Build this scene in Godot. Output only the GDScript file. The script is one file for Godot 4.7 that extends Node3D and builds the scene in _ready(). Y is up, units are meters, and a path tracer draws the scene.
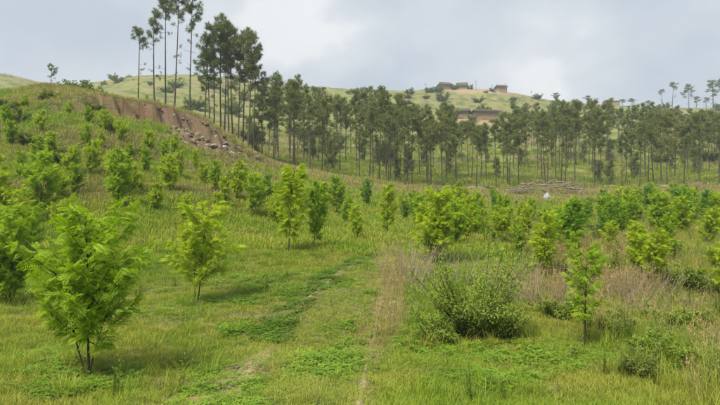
extends Node3D
# A young plantation on a hillside. World frame: x to the right, y up, -z away; "reach" is the distance along -z.
# Places are given as a bearing (the number is 360 + 556 * x / reach) and a reach in metres.

const EYE := 0.0
const FOCAL := 556.0
const MID := 202.5

var rng := RandomNumberGenerator.new()
var bumps := FastNoiseLite.new()
var patches := FastNoiseLite.new()
var fine := FastNoiseLite.new()
var used := {}
var mats := {}

# ---------------------------------------------------------------- the lie of the land
# each row: reach, then sight-line heights (pixels below the top of a 405 tall frame) of the ground for each bearing
const BEARING := [-500.0, -300.0, -100.0, 0.0, 60.0, 140.0, 190.0, 250.0, 300.0, 400.0, 455.0, 500.0, 550.0, 640.0, 720.0, 820.0, 1050.0, 1250.0]
const LAND := [
	[8.0, 290, 300, 330, 343, 348, 352, 353, 353, 352, 351, 351, 352, 353, 356, 356, 350, 340, 335],
	[11.5, 235, 250, 280, 296, 302, 306, 307, 304, 300, 298, 300, 302, 304, 308, 308, 304, 295, 290],
	[14.0, 205, 225, 252, 268, 272, 277, 278, 275, 273, 272, 274, 275, 277, 280, 282, 278, 270, 265],
	[17.0, 180, 200, 225, 240, 245, 250, 252, 252, 252, 253, 255, 256, 258, 260, 262, 258, 250, 245],
	[20.0, 160, 180, 205, 219, 222, 226, 232, 238, 242, 244, 246, 247, 248, 250, 251, 248, 240, 236],
	[27.0, 120, 140, 163, 174, 174, 182, 192, 204, 218, 230, 233, 234, 235, 236, 236, 234, 225, 220],
	[37.0, 98, 112, 124, 131, 130, 142, 160, 182, 199, 213, 216, 217, 218, 218, 217, 215, 208, 202],
	[50.0, 80, 90, 98, 102, 96, 113, 127, 160, 178, 196, 200, 202, 203, 203, 201, 198, 190, 186],
	[58.0, 76, 85, 92, 93, 87, 107, 119, 154, 170, 187, 191, 193, 194, 193, 190, 186, 178, 174],
	[66.0, 80, 88, 95, 97, 91, 110, 121, 153, 167, 183, 186, 187, 188, 187, 184, 180, 172, 168],
	[85.0, 90, 98, 104, 106, 103, 112, 122, 145, 155, 165, 168, 169, 170, 170, 168, 165, 155, 150],
	[120.0, 90, 95, 100, 102, 101, 103, 112, 125, 130, 137, 139, 140, 141, 142, 142, 140, 130, 126],
	[170.0, 78, 82, 86, 88, 92, 90, 95, 103, 107, 110, 111, 112, 117, 122, 124, 122, 112, 108],
	[230.0, 70, 72, 72, 77, 86, 78, 78, 84, 88, 93, 95, 96, 103, 110, 111, 108, 100, 96],
	[270.0, 66, 68, 66, 73, 85, 76, 75, 81, 86, 91, 88.5, 91, 100, 107, 108, 106, 98, 94],
	[340.0, 70, 74, 74, 80, 92, 84, 84, 90, 96, 102, 100, 102, 108, 114, 115, 113, 106, 102],
	[460.0, 88, 92, 94, 100, 110, 104, 104, 110, 116, 122, 121, 122, 127, 132, 133, 131, 125, 121],
	[800.0, 140, 140, 140, 145, 150, 148, 148, 150, 154, 158, 158, 158, 160, 162, 163, 162, 158, 156]]
const T_LOW := -1.62
const T_HIGH := 1.62
const TN := 400
const S_LOW := 0.0      # reach 0
const S_HIGH := 4.585   # ln((800 + 8) / 8) = 4.615
const SN := 420
var land_grid := PackedFloat32Array()

func cubic(p0: float, p1: float, p2: float, p3: float, x0: float, x1: float, x2: float, x3: float, x: float) -> float:
	var h := x2 - x1
	var m1 := 0.0
	var m2 := 0.0
	var s0 := (p1 - p0) / maxf(x1 - x0, 1e-5) if x1 > x0 else (p2 - p1) / h
	var s1 := (p2 - p1) / h
	var s2 := (p3 - p2) / maxf(x3 - x2, 1e-5) if x3 > x2 else s1
	m1 = 0.5 * (s0 + s1)
	m2 = 0.5 * (s1 + s2)
	var t := clampf((x - x1) / h, 0.0, 1.0)
	var t2 := t * t
	var t3 := t2 * t
	return (2 * t3 - 3 * t2 + 1) * p1 + (t3 - 2 * t2 + t) * h * m1 + (-2 * t3 + 3 * t2) * p2 + (t3 - t2) * h * m2

func build_land() -> void:
	var rows := []      # [s, heights]
	var near := []
	for b in BEARING: near.append(-1.62)
	rows.append([0.0, near])
	var near2 := []
	for b in BEARING: near2.append(-1.9 + clampf((100.0 - b) / 1500.0, 0.0, 0.3))
	rows.append([log((4.8 + 8.0) / 8.0), near2])
	for r in LAND:
		var a := []
		for k in BEARING.size(): a.append((MID - float(r[k + 1])) / FOCAL * float(r[0]))
		rows.append([log((float(r[0]) + 8.0) / 8.0), a])
	var bt := []
	for b in BEARING: bt.append((b - 360.0) / FOCAL)
	var nb := BEARING.size()
	var nr := rows.size()
	land_grid.resize(TN * SN)
	var along := []     # for each row, the heights at the TN columns
	for r in rows:
		var line := PackedFloat32Array()
		line.resize(TN)
		var k := 0
		for i in TN:
			var t := T_LOW + (T_HIGH - T_LOW) * i / float(TN - 1)
			while k < nb - 2 and t > bt[k + 1]: k += 1
			var a := maxi(k - 1, 0)
			var b := mini(k + 2, nb - 1)
			line[i] = cubic(r[1][a], r[1][k], r[1][k + 1], r[1][b], bt[a], bt[k], bt[k + 1], bt[b], clampf(t, bt[0], bt[nb - 1]))
		along.append(line)
	var j := 0
	for n in SN:
		var s := S_LOW + (S_HIGH - S_LOW) * n / float(SN - 1)
		while j < nr - 2 and s > rows[j + 1][0]: j += 1
		var a := maxi(j - 1, 0)
		var b := mini(j + 2, nr - 1)
		for i in TN:
			land_grid[n * TN + i] = cubic(along[a][i], along[j][i], along[j + 1][i], along[b][i], rows[a][0], rows[j][0], rows[j + 1][0], rows[b][0], s)

# the edge of the slipped bank below the crest, as x, reach
const SCAR := [[-26.0, 42.0], [-23.2, 43.0], [-21.0, 45.0], [-18.7, 47.2], [-16.8, 47.8], [-14.9, 48.8], [-12.3, 49.3], [-10.3, 50.3], [-8.5, 52.5]]

func scar_line(x: float) -> float:
	for k in SCAR.size() - 1:
		if x <= SCAR[k + 1][0]:
			return lerpf(SCAR[k][1], SCAR[k + 1][1], clampf((x - SCAR[k][0]) / (SCAR[k + 1][0] - SCAR[k][0]), 0.0, 1.0))
	return SCAR[SCAR.size() - 1][1]

func ground(x: float, reach: float) -> float:
	var d := maxf(reach, 0.0)
	var t := x / sqrt(reach * reach + 16.0)
	var fi := clampf((t - T_LOW) / (T_HIGH - T_LOW), 0.0, 1.0) * (TN - 1)
	var fj := clampf((log((d + 8.0) / 8.0) - S_LOW) / (S_HIGH - S_LOW), 0.0, 1.0) * (SN - 1)
	var i := mini(int(fi), TN - 2)
	var j := mini(int(fj), SN - 2)
	var a := fi - i
	var b := fj - j
	var o := j * TN + i
	var y: float = lerpf(lerpf(land_grid[o], land_grid[o + 1], a), lerpf(land_grid[o + TN], land_grid[o + TN + 1], a), b)
	y += bumps.get_noise_2d(x, reach) * clampf(0.10 + d * 0.004, 0.0, 0.45)
	if d < 45.0:
		y += fine.get_noise_2d(x * 1.4, reach * 1.4) * 0.05
	# the slipped bank: a step of about a metre and a half
	if d > 36.0 and d < 64.0 and x > -32.0 and x < -6.0:
		var off := d - scar_line(x) + fine.get_noise_2d(x * 0.35, d * 0.15) * 1.3
		var size := 1.15 * smoothstep(-27.0, -20.5, x) * (1.0 - smoothstep(-15.0, -7.0, x))
		y += size * smoothstep(-0.5, 0.35, off) * (1.0 - smoothstep(2.0, 9.0, off)) - size * 0.35 * smoothstep(-4.0, -0.8, off) * (1.0 - smoothstep(-0.6, 0.2, off))
		y += fine.get_noise_2d(x * 2.2 + 11.0, d * 2.2) * 0.6 * smoothstep(-8.0, -5.0, off) * (1.0 - smoothstep(0.2, 1.2, off)) * smoothstep(-26.0, -21.0, x) * (1.0 - smoothstep(-10.0, -7.0, x))
	# old field terraces on the far hill
	if d > 78.0 and d < 330.0:
		var w := smoothstep(78.0, 100.0, d) * (1.0 - smoothstep(300.0, 330.0, d))
		var pitch := 2.6
		var q := y / pitch + bumps.get_noise_2d(x * 0.15 + 300.0, reach * 0.15) * 0.9
		var f := q - floorf(q)
		y += w * 0.9 * pitch * 0.6 * (smoothstep(0.62, 0.95, f) - f)
	return y

func terrace(x: float, reach: float, y: float) -> float:
	var q := y / 2.6 + bumps.get_noise_2d(x * 0.15 + 300.0, reach * 0.15) * 0.9
	return q - floorf(q)

func spot(bearing: float, reach: float) -> Vector3:
	var x := (bearing - 360.0) / FOCAL * reach
	return Vector3(x, ground(x, reach), -reach)

# ---------------------------------------------------------------- what grows where
# x, reach, half width, half depth
const LUSH := [[-0.35, 7.3, 0.75, 1.5], [-0.2, 9.2, 0.6, 0.9], [-3.1, 6.3, 0.9, 0.7], [-1.85, 9.6, 0.7, 1.0], [-2.2, 11.6, 1.2, 0.6], [-0.75, 12.6, 0.8, 0.8], [2.2, 7.6, 1.9, 1.2], [1.2, 9.0, 0.5, 1.0], [1.4, 6.3, 1.0, 0.6], [-4.4, 10.5, 1.0, 0.7], [-2.9, 13.4, 1.6, 0.6], [-0.1, 15.0, 0.6, 0.7], [-4.6, 15.6, 1.6, 0.7], [-1.9, 16.9, 1.0, 0.6], [-3.4, 18.6, 1.5, 0.7]]
const STRAW := [[0.55, 11.0, 0.42, 2.4], [0.75, 14.2, 0.5, 1.8], [0.1, 8.6, 0.28, 1.0], [0.9, 17.0, 0.5, 1.4], [5.6, 12.8, 1.3, 1.6], [6.8, 16.5, 2.0, 1.8], [4.3, 12.0, 0.9, 1.0], [8.6, 20.0, 2.4, 2.0]]
const BARE := [[-1.5, 7.0, 0.55, 1.1], [-2.2, 6.5, 0.4, 0.6], [-1.36, 8.4, 0.22, 0.6], [-3.4, 9.9, 0.5, 0.3], [-4.3, 11.2, 0.5, 0.25], [-1.28, 9.6, 0.15, 0.7], [-0.9, 12.1, 0.16, 0.9], [0.36, 10.4, 0.16, 0.6], [0.62, 12.6, 0.18, 0.8], [1.1, 15.8, 0.25, 0.9], [-1.8, 6.3, 0.3, 0.35]]
const TRACK_A := [[-1.55, 4.0], [-1.52, 5.5], [-1.45, 6.7], [-1.38, 8.1], [-1.31, 9.7], [-1.04, 11.6], [-0.5, 13.8], [0.29, 16.3], [1.2, 19.0], [2.3, 22.0]]
const TRACK_B := [[-0.05, 4.0], [0.0, 5.5], [0.06, 7.0], [0.19, 8.7], [0.39, 10.8], [0.64, 12.8], [1.07, 15.6], [1.8, 18.0], [2.9, 21.0]]

func blobs(list: Array, x: float, d: float) -> float:
	var most := 0.0
	for b in list:
		var e := Vector2((x - b[0]) / b[2], (d - b[1]) / b[3])
		var l := e.length_squared()
		if l < 2.2:
			most = maxf(most, 1.0 - smoothstep(0.35, 1.0, sqrt(l) + fine.get_noise_2d(x * 3.0, d * 3.0) * 0.35))
	return most

func track_x(line: Array, d: float) -> float:
	for k in line.size() - 1:
		if d <= line[k + 1][1]:
			return lerpf(line[k][0], line[k + 1][0], clampf((d - line[k][1]) / (line[k + 1][1] - line[k][1]), 0.0, 1.0))
	return 1e3

func on_track(x: float, d: float) -> float:
	if d > 21.0: return 0.0
	var w := 0.17 + 0.16 * fine.get_noise_2d(x * 0.5 + 50.0, d * 1.3)
	var a := absf(x - track_x(TRACK_A, d))
	var b := absf(x - track_x(TRACK_B, d))
	return maxf(1.0 - smoothstep(w * 0.5, w * 1.3, a), 0.8 * (1.0 - smoothstep(w * 0.5, w * 1.3, b)))

# the driven lane: both ruts and the strip between them
func lane(x: float, d: float) -> float:
	if d > 21.0: return 0.0
	var a := track_x(TRACK_A, d)
	var b := track_x(TRACK_B, d)
	if b > 100.0: return 0.0
	var n := fine.get_noise_2d(x * 0.8, d * 0.8 + 20.0) * 0.25
	return smoothstep(a - 0.75, a - 0.35, x + n) * (1.0 - smoothstep(b + 0.1, b + 0.5, x + n))

func scar_soil(x: float, d: float) -> float:
	if d < 38.0 or d > 58.0 or x > -5.0 or x < -33.0: return 0.0
	var off := d - scar_line(x) + fine.get_noise_2d(x * 0.35, d * 0.15) * 1.3
	var low := lerpf(-2.0, -6.8, smoothstep(-17.5, -14.0, x))
	var high := lerpf(0.5, 1.4, smoothstep(-20.0, -14.0, x))
	var s := smoothstep(low - 0.7, low + 0.7, off + fine.get_noise_2d(x * 0.8, d * 0.8) * 3.0) * (1.0 - smoothstep(high, high + 0.6, off + fine.get_noise_2d(x * 1.7, d * 1.7) * 0.6))
	return s * smoothstep(-25.0, -20.5, x + fine.get_noise_2d(x * 2.0, d * 2.0) * 3.0) * (1.0 - smoothstep(-11.5, -8.5, x + fine.get_noise_2d(x, d) * 2.0))

func soil_color(x: float, d: float, y: float) -> Color:
	var n := patches.get_noise_2d(x, d)
	var n2 := fine.get_noise_2d(x * 1.3 + 90.0, d * 1.3)
	var green := Color(0.105, 0.15, 0.032)
	var olive := Color(0.15, 0.15, 0.055)
	var straw := Color(0.30, 0.245, 0.12)
	var earth := Color(0.24, 0.175, 0.105)
	var c := green.lerp(olive, clampf(0.5 + n * 1.1 + n2 * 0.5, 0.0, 1.0))
	if d < 40.0:
		c = c.lerp(straw, clampf(blobs(STRAW, x, d) * 0.7, 0.0, 1.0))
		c = c.lerp(earth, clampf(maxf(on_track(x, d) * 0.6, blobs(BARE, x, d)), 0.0, 1.0))
	elif d < 78.0:
		var tan := smoothstep(0.0, 2.0, d - scar_line(x)) * smoothstep(-9.0, -14.0, x) * smoothstep(-35.0, -28.0, x)
		tan = maxf(tan * 0.8, 0.75 * smoothstep(48.0, 55.0, d) * (1.0 - smoothstep(60.0, 68.0, d)) * smoothstep(-16.0, -10.0, x))
		c = c.lerp(straw, clampf(tan * (0.75 + n2 * 0.9), 0.0, 0.9))
		var s := scar_soil(x, d)
		if s > 0.0:
			var off := d - scar_line(x)
			var red := (1.0 - smoothstep(-18.0, -15.5, x)) * smoothstep(-24.5, -22.0, x)
			var soil := Color(0.16, 0.108, 0.07).lerp(Color(0.125, 0.055, 0.035), clampf(red * (0.75 + n2), 0.0, 1.0))
			soil = soil.lerp(Color(0.24, 0.19, 0.135), clampf(n2 * 1.6, 0.0, 0.5))
			c = c.lerp(soil, s * (0.85 + 0.3 * n))
	else:
		var f := terrace(x, d, y)
		var m := fine.get_noise_2d(x * 0.35, d * 0.35)
		var tread := Color(0.185, 0.25, 0.06).lerp(Color(0.25, 0.255, 0.10), clampf(0.5 + n * 1.3, 0.0, 1.0))
		var riser := Color(0.19, 0.24, 0.065).lerp(Color(0.29, 0.25, 0.13), clampf(0.35 + m * 1.6, 0.0, 1.0))
		c = tread.lerp(riser, smoothstep(0.5, 0.72, f + m * 0.25))
		c = c.lerp(Color(0.115, 0.14, 0.05), 0.8 * smoothstep(0.12, 0.22, fine.get_noise_2d(x * 0.22 + 40.0, d * 0.2)))
		c = c.lerp(Color(0.25, 0.21, 0.12), 0.6 * smoothstep(0.14, 0.3, fine.get_noise_2d(x * 0.13 - 80.0, d * 0.16)))
		var tan_x := x / d
		var village := (1.0 - smoothstep(0.5, 1.0, Vector2((tan_x - 0.215) / 0.085, (d - 256.0) / 22.0).length() + m * 0.5))
		village = maxf(village, 1.0 - smoothstep(0.5, 1.0, Vector2((x - 34.0) / 11.0, (d - 152.0) / 6.0).length() + m * 0.5))
		village = maxf(village, 1.0 - smoothstep(0.4, 1.0, absf(d - (128.0 + (x - 40.0) * 1.3)) / 3.0 + (1.0 if x < 36.0 or x > 56.0 else 0.0)))
		c = c.lerp(Color(0.36, 0.275, 0.175), clampf(village, 0.0, 1.0))
	return c

# ---------------------------------------------------------------- helpers
func numbered(called: String) -> String:
	if not used.has(called):
		used[called] = 0
		return called
	used[called] += 1
	return "%s_%03d" % [called, used[called]]

func tag(o: Node, label: String, category: String, group := "", kind := "") -> void:
	if label: o.set_meta("label", label)
	if category: o.set_meta("category", category)
	if group: o.set_meta("group", group)
	if kind: o.set_meta("kind", kind)

func thing(called: String, at: Vector3, label: String, category: String, group := "") -> Node3D:
	var o := Node3D.new()
	o.name = numbered(called)
	add_child(o, true)
	o.position = at
	tag(o, label, category, group)
	return o

func copy(source: Node3D, called: String, at: Vector3, turn: float, size: Vector3, label: String, category: String, group := "") -> Node3D:
	var o: Node3D = source.duplicate()
	o.name = numbered(called)
	add_child(o, true)
	o.transform = Transform3D(Basis(Vector3.UP, turn).scaled_local(size), at)
	for m in o.get_meta_list(): o.remove_meta(m)
	tag(o, label, category, group)
	return o

func part(called: String, mesh: Mesh, m: Material, parent: Node) -> MeshInstance3D:
	var o := MeshInstance3D.new()
	o.name = called
	o.mesh = mesh
	o.material_override = m
	parent.add_child(o, true)
	return o

class Build:
	var v := PackedVector3Array()
	var n := PackedVector3Array()
	var c := PackedColorArray()
	var i := PackedInt32Array()
	var smooth := false
	func tri(a: Vector3, b: Vector3, d: Vector3, col: Color) -> void:
		var k := v.size()
		v.append(a); v.append(b); v.append(d)
		c.append(col); c.append(col); c.append(col)
		i.append(k); i.append(k + 1); i.append(k + 2)
	func quad(a: Vector3, b: Vector3, d: Vector3, e: Vector3, col: Color) -> void:
		var k := v.size()
		v.append(a); v.append(b); v.append(d); v.append(e)
		for q in 4: c.append(col)
		i.append(k); i.append(k + 1); i.append(k + 2); i.append(k); i.append(k + 2); i.append(k + 3)
	func add(other: Build, x: Transform3D, col: Color) -> void:
		var k := v.size()
		v.append_array(x * other.v)
		var tint := PackedColorArray()
		tint.resize(other.v.size())
		for q in other.c.size(): tint[q] = other.c[q] * col
		c.append_array(tint)
		for q in other.i: i.append(q + k)
	func tube(points: Array, radii: Array, sides: int, col: Color) -> void:
		smooth = true
		var k := v.size()
		while n.size() < k: n.append(Vector3.UP)
		var side := Vector3.RIGHT
		for p in points.size():
			var dir: Vector3 = (points[mini(p + 1, points.size() - 1)] - points[maxi(p - 1, 0)]).normalized()
			if absf(dir.dot(side)) > 0.95: side = Vector3.FORWARD
			var a := dir.cross(side).normalized()
			var b := dir.cross(a).normalized()
			for s in sides:
				var an := TAU * s / sides
				var out := a * cos(an) + b * sin(an)
				v.append(points[p] + out * radii[p]); n.append(out); c.append(col)
		for p in points.size() - 1:
			for s in sides:
				var q := k + p * sides + s
				var r := k + p * sides + (s + 1) % sides
				i.append(q); i.append(q + sides); i.append(r)
				i.append(r); i.append(q + sides); i.append(r + sides)
		var e := v.size()
		v.append(points[points.size() - 1] + (points[points.size() - 1] - points[points.size() - 2]).normalized() * radii[points.size() - 1]); n.append(Vector3.UP); c.append(col)
		var last := k + (points.size() - 1) * sides
		for s in sides:
			i.append(last + s); i.append(e); i.append(last + (s + 1) % sides)
	func mesh() -> ArrayMesh:
		var a := []
		a.resize(Mesh.ARRAY_MAX)
		a[Mesh.ARRAY_VERTEX] = v
		a[Mesh.ARRAY_COLOR] = c
		a[Mesh.ARRAY_INDEX] = i
		if smooth and n.size() == v.size(): a[Mesh.ARRAY_NORMAL] = n
		var m := ArrayMesh.new()
		m.add_surface_from_arrays(Mesh.PRIMITIVE_TRIANGLES, a)
		return m

func rf(a: float, b: float) -> float: return rng.randf_range(a, b)
func away(spread: float) -> Vector3: return Vector3(rf(-spread, spread), rf(-spread, spread), rf(-spread, spread))

func noise_image(size: int, freq: float, low: float, high: float, the_seed: int, kind := FastNoiseLite.TYPE_SIMPLEX_SMOOTH) -> ImageTexture:
	var n := FastNoiseLite.new()
	n.seed = the_seed
	n.noise_type = kind
	n.frequency = freq
	n.fractal_octaves = 5
	n.fractal_gain = 0.62
	var im: Image = n.get_seamless_image(size, size)
	im.convert(Image.FORMAT_RGB8)
	for y in size:
		for x in size:
			var g := lerpf(low, high, im.get_pixel(x, y).r)
			im.set_pixel(x, y, Color(g, g, g))
	return ImageTexture.create_from_image(im)

func leafy(key: String, tint: Color, through: Color, rough := 0.55, gloss := 0.3) -> StandardMaterial3D:
	var m := StandardMaterial3D.new()
	m.vertex_color_use_as_albedo = true
	m.albedo_color = tint.linear_to_srgb()
	m.roughness = rough
	m.metallic_specular = gloss
	m.cull_mode = BaseMaterial3D.CULL_DISABLED
	if through.r + through.g + through.b > 0.0:
		m.backlight_enabled = true
		m.backlight = through
	mats[key] = m
	return m

func plain(key: String, color: Color, rough := 0.9, texture: Texture2D = null, scale := 1.0) -> StandardMaterial3D:
	var m := StandardMaterial3D.new()
	m.albedo_color = color.linear_to_srgb()
	m.vertex_color_use_as_albedo = true
	m.roughness = rough
	m.metallic_specular = 0.25
	if texture:
		m.albedo_texture = texture
		m.uv1_triplanar = true
		m.uv1_scale = Vector3.ONE * scale
	mats[key] = m
	return m

# ---------------------------------------------------------------- small plants
func blade(b: Build, root: Vector3, heading: float, height: float, lean: float, width: float, col: Color, steps := 3) -> void:
	var dir := Vector3(cos(heading), 0, sin(heading))
	var side := Vector3(-sin(heading), 0, cos(heading))
	var last := root
	var k := b.v.size()
	b.v.append(root - side * width * 0.5); b.v.append(root + side * width * 0.5)
	b.c.append(col); b.c.append(col)
	for s in steps:
		var t := (s + 1.0) / steps
		var p := root + dir * lean * height * t * t + Vector3.UP * height * (t - 0.25 * lean * t * t)
		if s == steps - 1:
			b.v.append(p); b.c.append(col)
			b.i.append(k); b.i.append(k + 1); b.i.append(k + 2)
		else:
			var w := width * (1.0 - 0.35 * t)
			b.v.append(p - side * w * 0.5); b.v.append(p + side * w * 0.5)
			b.c.append(col); b.c.append(col)
			b.i.append(k); b.i.append(k + 1); b.i.append(k + 2)
			b.i.append(k + 1); b.i.append(k + 3); b.i.append(k + 2)
			k += 2
		last = p

func vary(c: Color, by: float) -> Color:
	var k := 1.0 + rf(-by, by)
	return Color(c.r * k * (1.0 + rf(-0.5, 0.5) * by), c.g * k, c.b * k)

func tuft(count: int, r: float, h0: float, h1: float, width: float, dry: float) -> Build:
	var b := Build.new()
	for k in count:
		var an := rf(0, TAU)
		var rr := r * sqrt(rng.randf())
		var col := vary(Color(1, 1, 1), 0.28)
		if rng.randf() < dry: col = vary(Color(2.1, 1.35, 1.9), 0.2)
		blade(b, Vector3(cos(an) * rr, -0.02, sin(an) * rr), rf(0, TAU), rf(h0, h1), rf(0.15, 0.95), width * rf(0.7, 1.3), col)
	return b

func seed_stems(count: int, r: float, h0: float, h1: float) -> Build:
	var b := Build.new()
	for k in count:
		var an := rf(0, TAU)
		var rr := r * sqrt(rng.randf())
		var head := rf(0, TAU)
		var h := rf(h0, h1)
		var lean := rf(0.05, 0.4)
		var root := Vector3(cos(an) * rr, -0.02, sin(an) * rr)
		var col := vary(Color(1, 1, 1), 0.22)
		blade(b, root, head, h, lean, 0.005, col, 3)
		var tip := root + Vector3(cos(head), 0, sin(head)) * lean * h + Vector3.UP * h * (1.0 - 0.25 * lean)
		for q in 5:
			var an2 := rf(0, TAU)
			blade(b, tip - Vector3.UP * rf(0.02, 0.14) - Vector3(cos(head), 0, sin(head)) * lean * 0.05, an2, rf(0.03, 0.07), rf(0.5, 1.0), 0.008, vary(Color(1.1, 0.98, 0.85), 0.15), 2)
		if rng.randf() < 0.8:
			blade(b, root, rf(0, TAU), h * rf(0.3, 0.55), rf(0.5, 1.1), 0.006, vary(Color(0.75, 0.9, 0.6), 0.2), 3)
	return b

func leaf(b: Build, at: Vector3, along: Vector3, up: Vector3, length: float, width: float, col: Color) -> void:
	var side := along.cross(up).normalized()
	var nrm := side.cross(along).normalized()
	var m := at + along * length * 0.45
	b.tri(at, m - side * width * 0.5 + nrm * width * 0.12, m + along * length * 0.02, col)
	b.tri(at, m + along * length * 0.02, m + side * width * 0.5 + nrm * width * 0.12, col)
	var tip := at + along * length - nrm * length * 0.12
	b.tri(m + along * length * 0.02, m - side * width * 0.5 + nrm * width * 0.12, tip, col)
	b.tri(m + along * length * 0.02, tip, m + side * width * 0.5 + nrm * width * 0.12, col)

func herb(count: int, r: float, h: float, size: float) -> Build:
	var b := Build.new()
	for k in count:
		var an := rf(0, TAU)
		var rr := r * sqrt(rng.randf())
		var top := h * (1.0 - 0.5 * rr * rr / (r * r)) * rf(0.35, 1.05)
		var p := Vector3(cos(an) * rr, top, sin(an) * rr)
		var col := vary(Color(1, 1, 1), 0.25)
		var an2 := rf(0, TAU)
		for q in 3:
			var a3 := an2 + q * TAU / 3.0 + rf(-0.3, 0.3)
			leaf(b, p, Vector3(cos(a3), rf(-0.15, 0.45), sin(a3)).normalized(), Vector3.UP, size * rf(0.7, 1.3), size * rf(0.45, 0.65), col)
		if k % 4 == 0: blade(b, Vector3(p.x * 0.6, -0.02, p.z * 0.6), an, top + 0.02, 0.3, 0.004, Color(0.8, 0.8, 0.7), 2)
	return b

func weed(h: float) -> Build:
	var b := Build.new()
	for s in rng.randi_range(2, 4):
		var an := rf(0, TAU)
		var hh := h * rf(0.6, 1.0)
		var lean := rf(0.05, 0.35)
		var dir := Vector3(cos(an), 0, sin(an))
		blade(b, Vector3(rf(-0.04, 0.04), -0.02, rf(-0.04, 0.04)), an, hh, lean, 0.009, Color(0.9, 0.75, 0.8), 3)
		var count := int(hh / 0.028)
		for k in count:
			var t := (k + 1.0) / count
			var p := dir * lean * hh * t * t + Vector3.UP * hh * (t - 0.25 * lean * t * t)
			var a2 := k * 2.4 + rf(-0.4, 0.4)
			var l := lerpf(0.085, 0.04, t) * rf(0.7, 1.3)
			leaf(b, p, Vector3(cos(a2), rf(-0.1, 0.7), sin(a2)).normalized(), Vector3.UP, l, l * 0.36, vary(Color(1, 1, 1), 0.22))
	return b

func scatter(called: String, label: String, category: String, meshes: Array, m: Material, spots: Array) -> void:
	# spots: [Transform3D, Color]; the meshes are dealt out in turn
	for k in meshes.size():
		var mine := []
		for q in range(k, spots.size(), meshes.size()): mine.append(spots[q])
		if mine.is_empty(): continue
		var mm := MultiMesh.new()
		mm.transform_format = MultiMesh.TRANSFORM_3D
		mm.use_colors = true
		mm.mesh = meshes[k].mesh()
		mm.mesh.surface_set_material(0, m)
		mm.instance_count = mine.size()
		for q in mine.size():
			mm.set_instance_transform(q, mine[q][0])
			mm.set_instance_color(q, mine[q][1])
		var o := MultiMeshInstance3D.new()
		o.name = numbered(called)
		o.multimesh = mm
		add_child(o, true)
		tag(o, label, category, "", "stuff")

func stand(x: float, d: float, size: float, tall := 1.0, sink := 0.0) -> Transform3D:
	var tilt := Basis(Vector3(rf(-1, 1), 0, rf(-1, 1)).normalized(), rf(0.0, 0.16)) * Basis(Vector3.UP, rf(0, TAU))
	return Transform3D(tilt.scaled_local(Vector3(size, size * tall, size)), Vector3(x, ground(x, d) - sink, -d))

# ---------------------------------------------------------------- trees
func frond(length: float, pairs: int, droop: float) -> Build:
	var b := Build.new()
	var pts := []
	for k in pairs + 2:
		var t := k / float(pairs + 1)
		pts.append(Vector3(length * t * (1.0 - 0.1 * droop * t), length * (0.22 * t - droop * t * t), 0.0))
	for k in pairs + 1:
		var a: Vector3 = pts[k]
		var e: Vector3 = pts[k + 1]
		b.tri(a + Vector3(0, 0, -0.0022), a + Vector3(0, 0, 0.0022), e, Color(0.8, 0.75, 0.7))
		if k == 0: continue
		var along := (e - a).normalized()
		var t := k / float(pairs)
		var l := 0.062 * sin(PI * (0.22 + 0.62 * t)) * rf(0.85, 1.12)
		for s in [-1.0, 1.0]:
			var dir := (along * 0.45 + Vector3(0, rf(-0.25, 0.1), s)).normalized()
			var w := l * 0.44
			var side := along * w * 0.5
			var mid := a + dir * l * 0.5
			b.quad(a, mid - side + Vector3(0, 0.003, 0), a + dir * l, mid + side, vary(Color(1, 1, 1), 0.1))
	var tip: Vector3 = pts[pts.size() - 1]
	b.quad(tip - Vector3(0.01, 0, 0), tip + Vector3(0.015, 0.002, 0.009), tip + Vector3(0.045, -0.01, 0), tip + Vector3(0.015, 0.002, -0.009), Color(1, 1, 1))
	return b

var fronds := []

func curve(a: Vector3, dir: Vector3, length: float, rise: float, steps: int, wob: float) -> Array:
	var pts := [a]
	var p := a
	var d := dir.normalized()
	for k in steps:
		d = (d + Vector3.UP * rise / steps + away(wob)).normalized()
		p += d * length / steps
		pts.append(p)
	return pts

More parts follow.
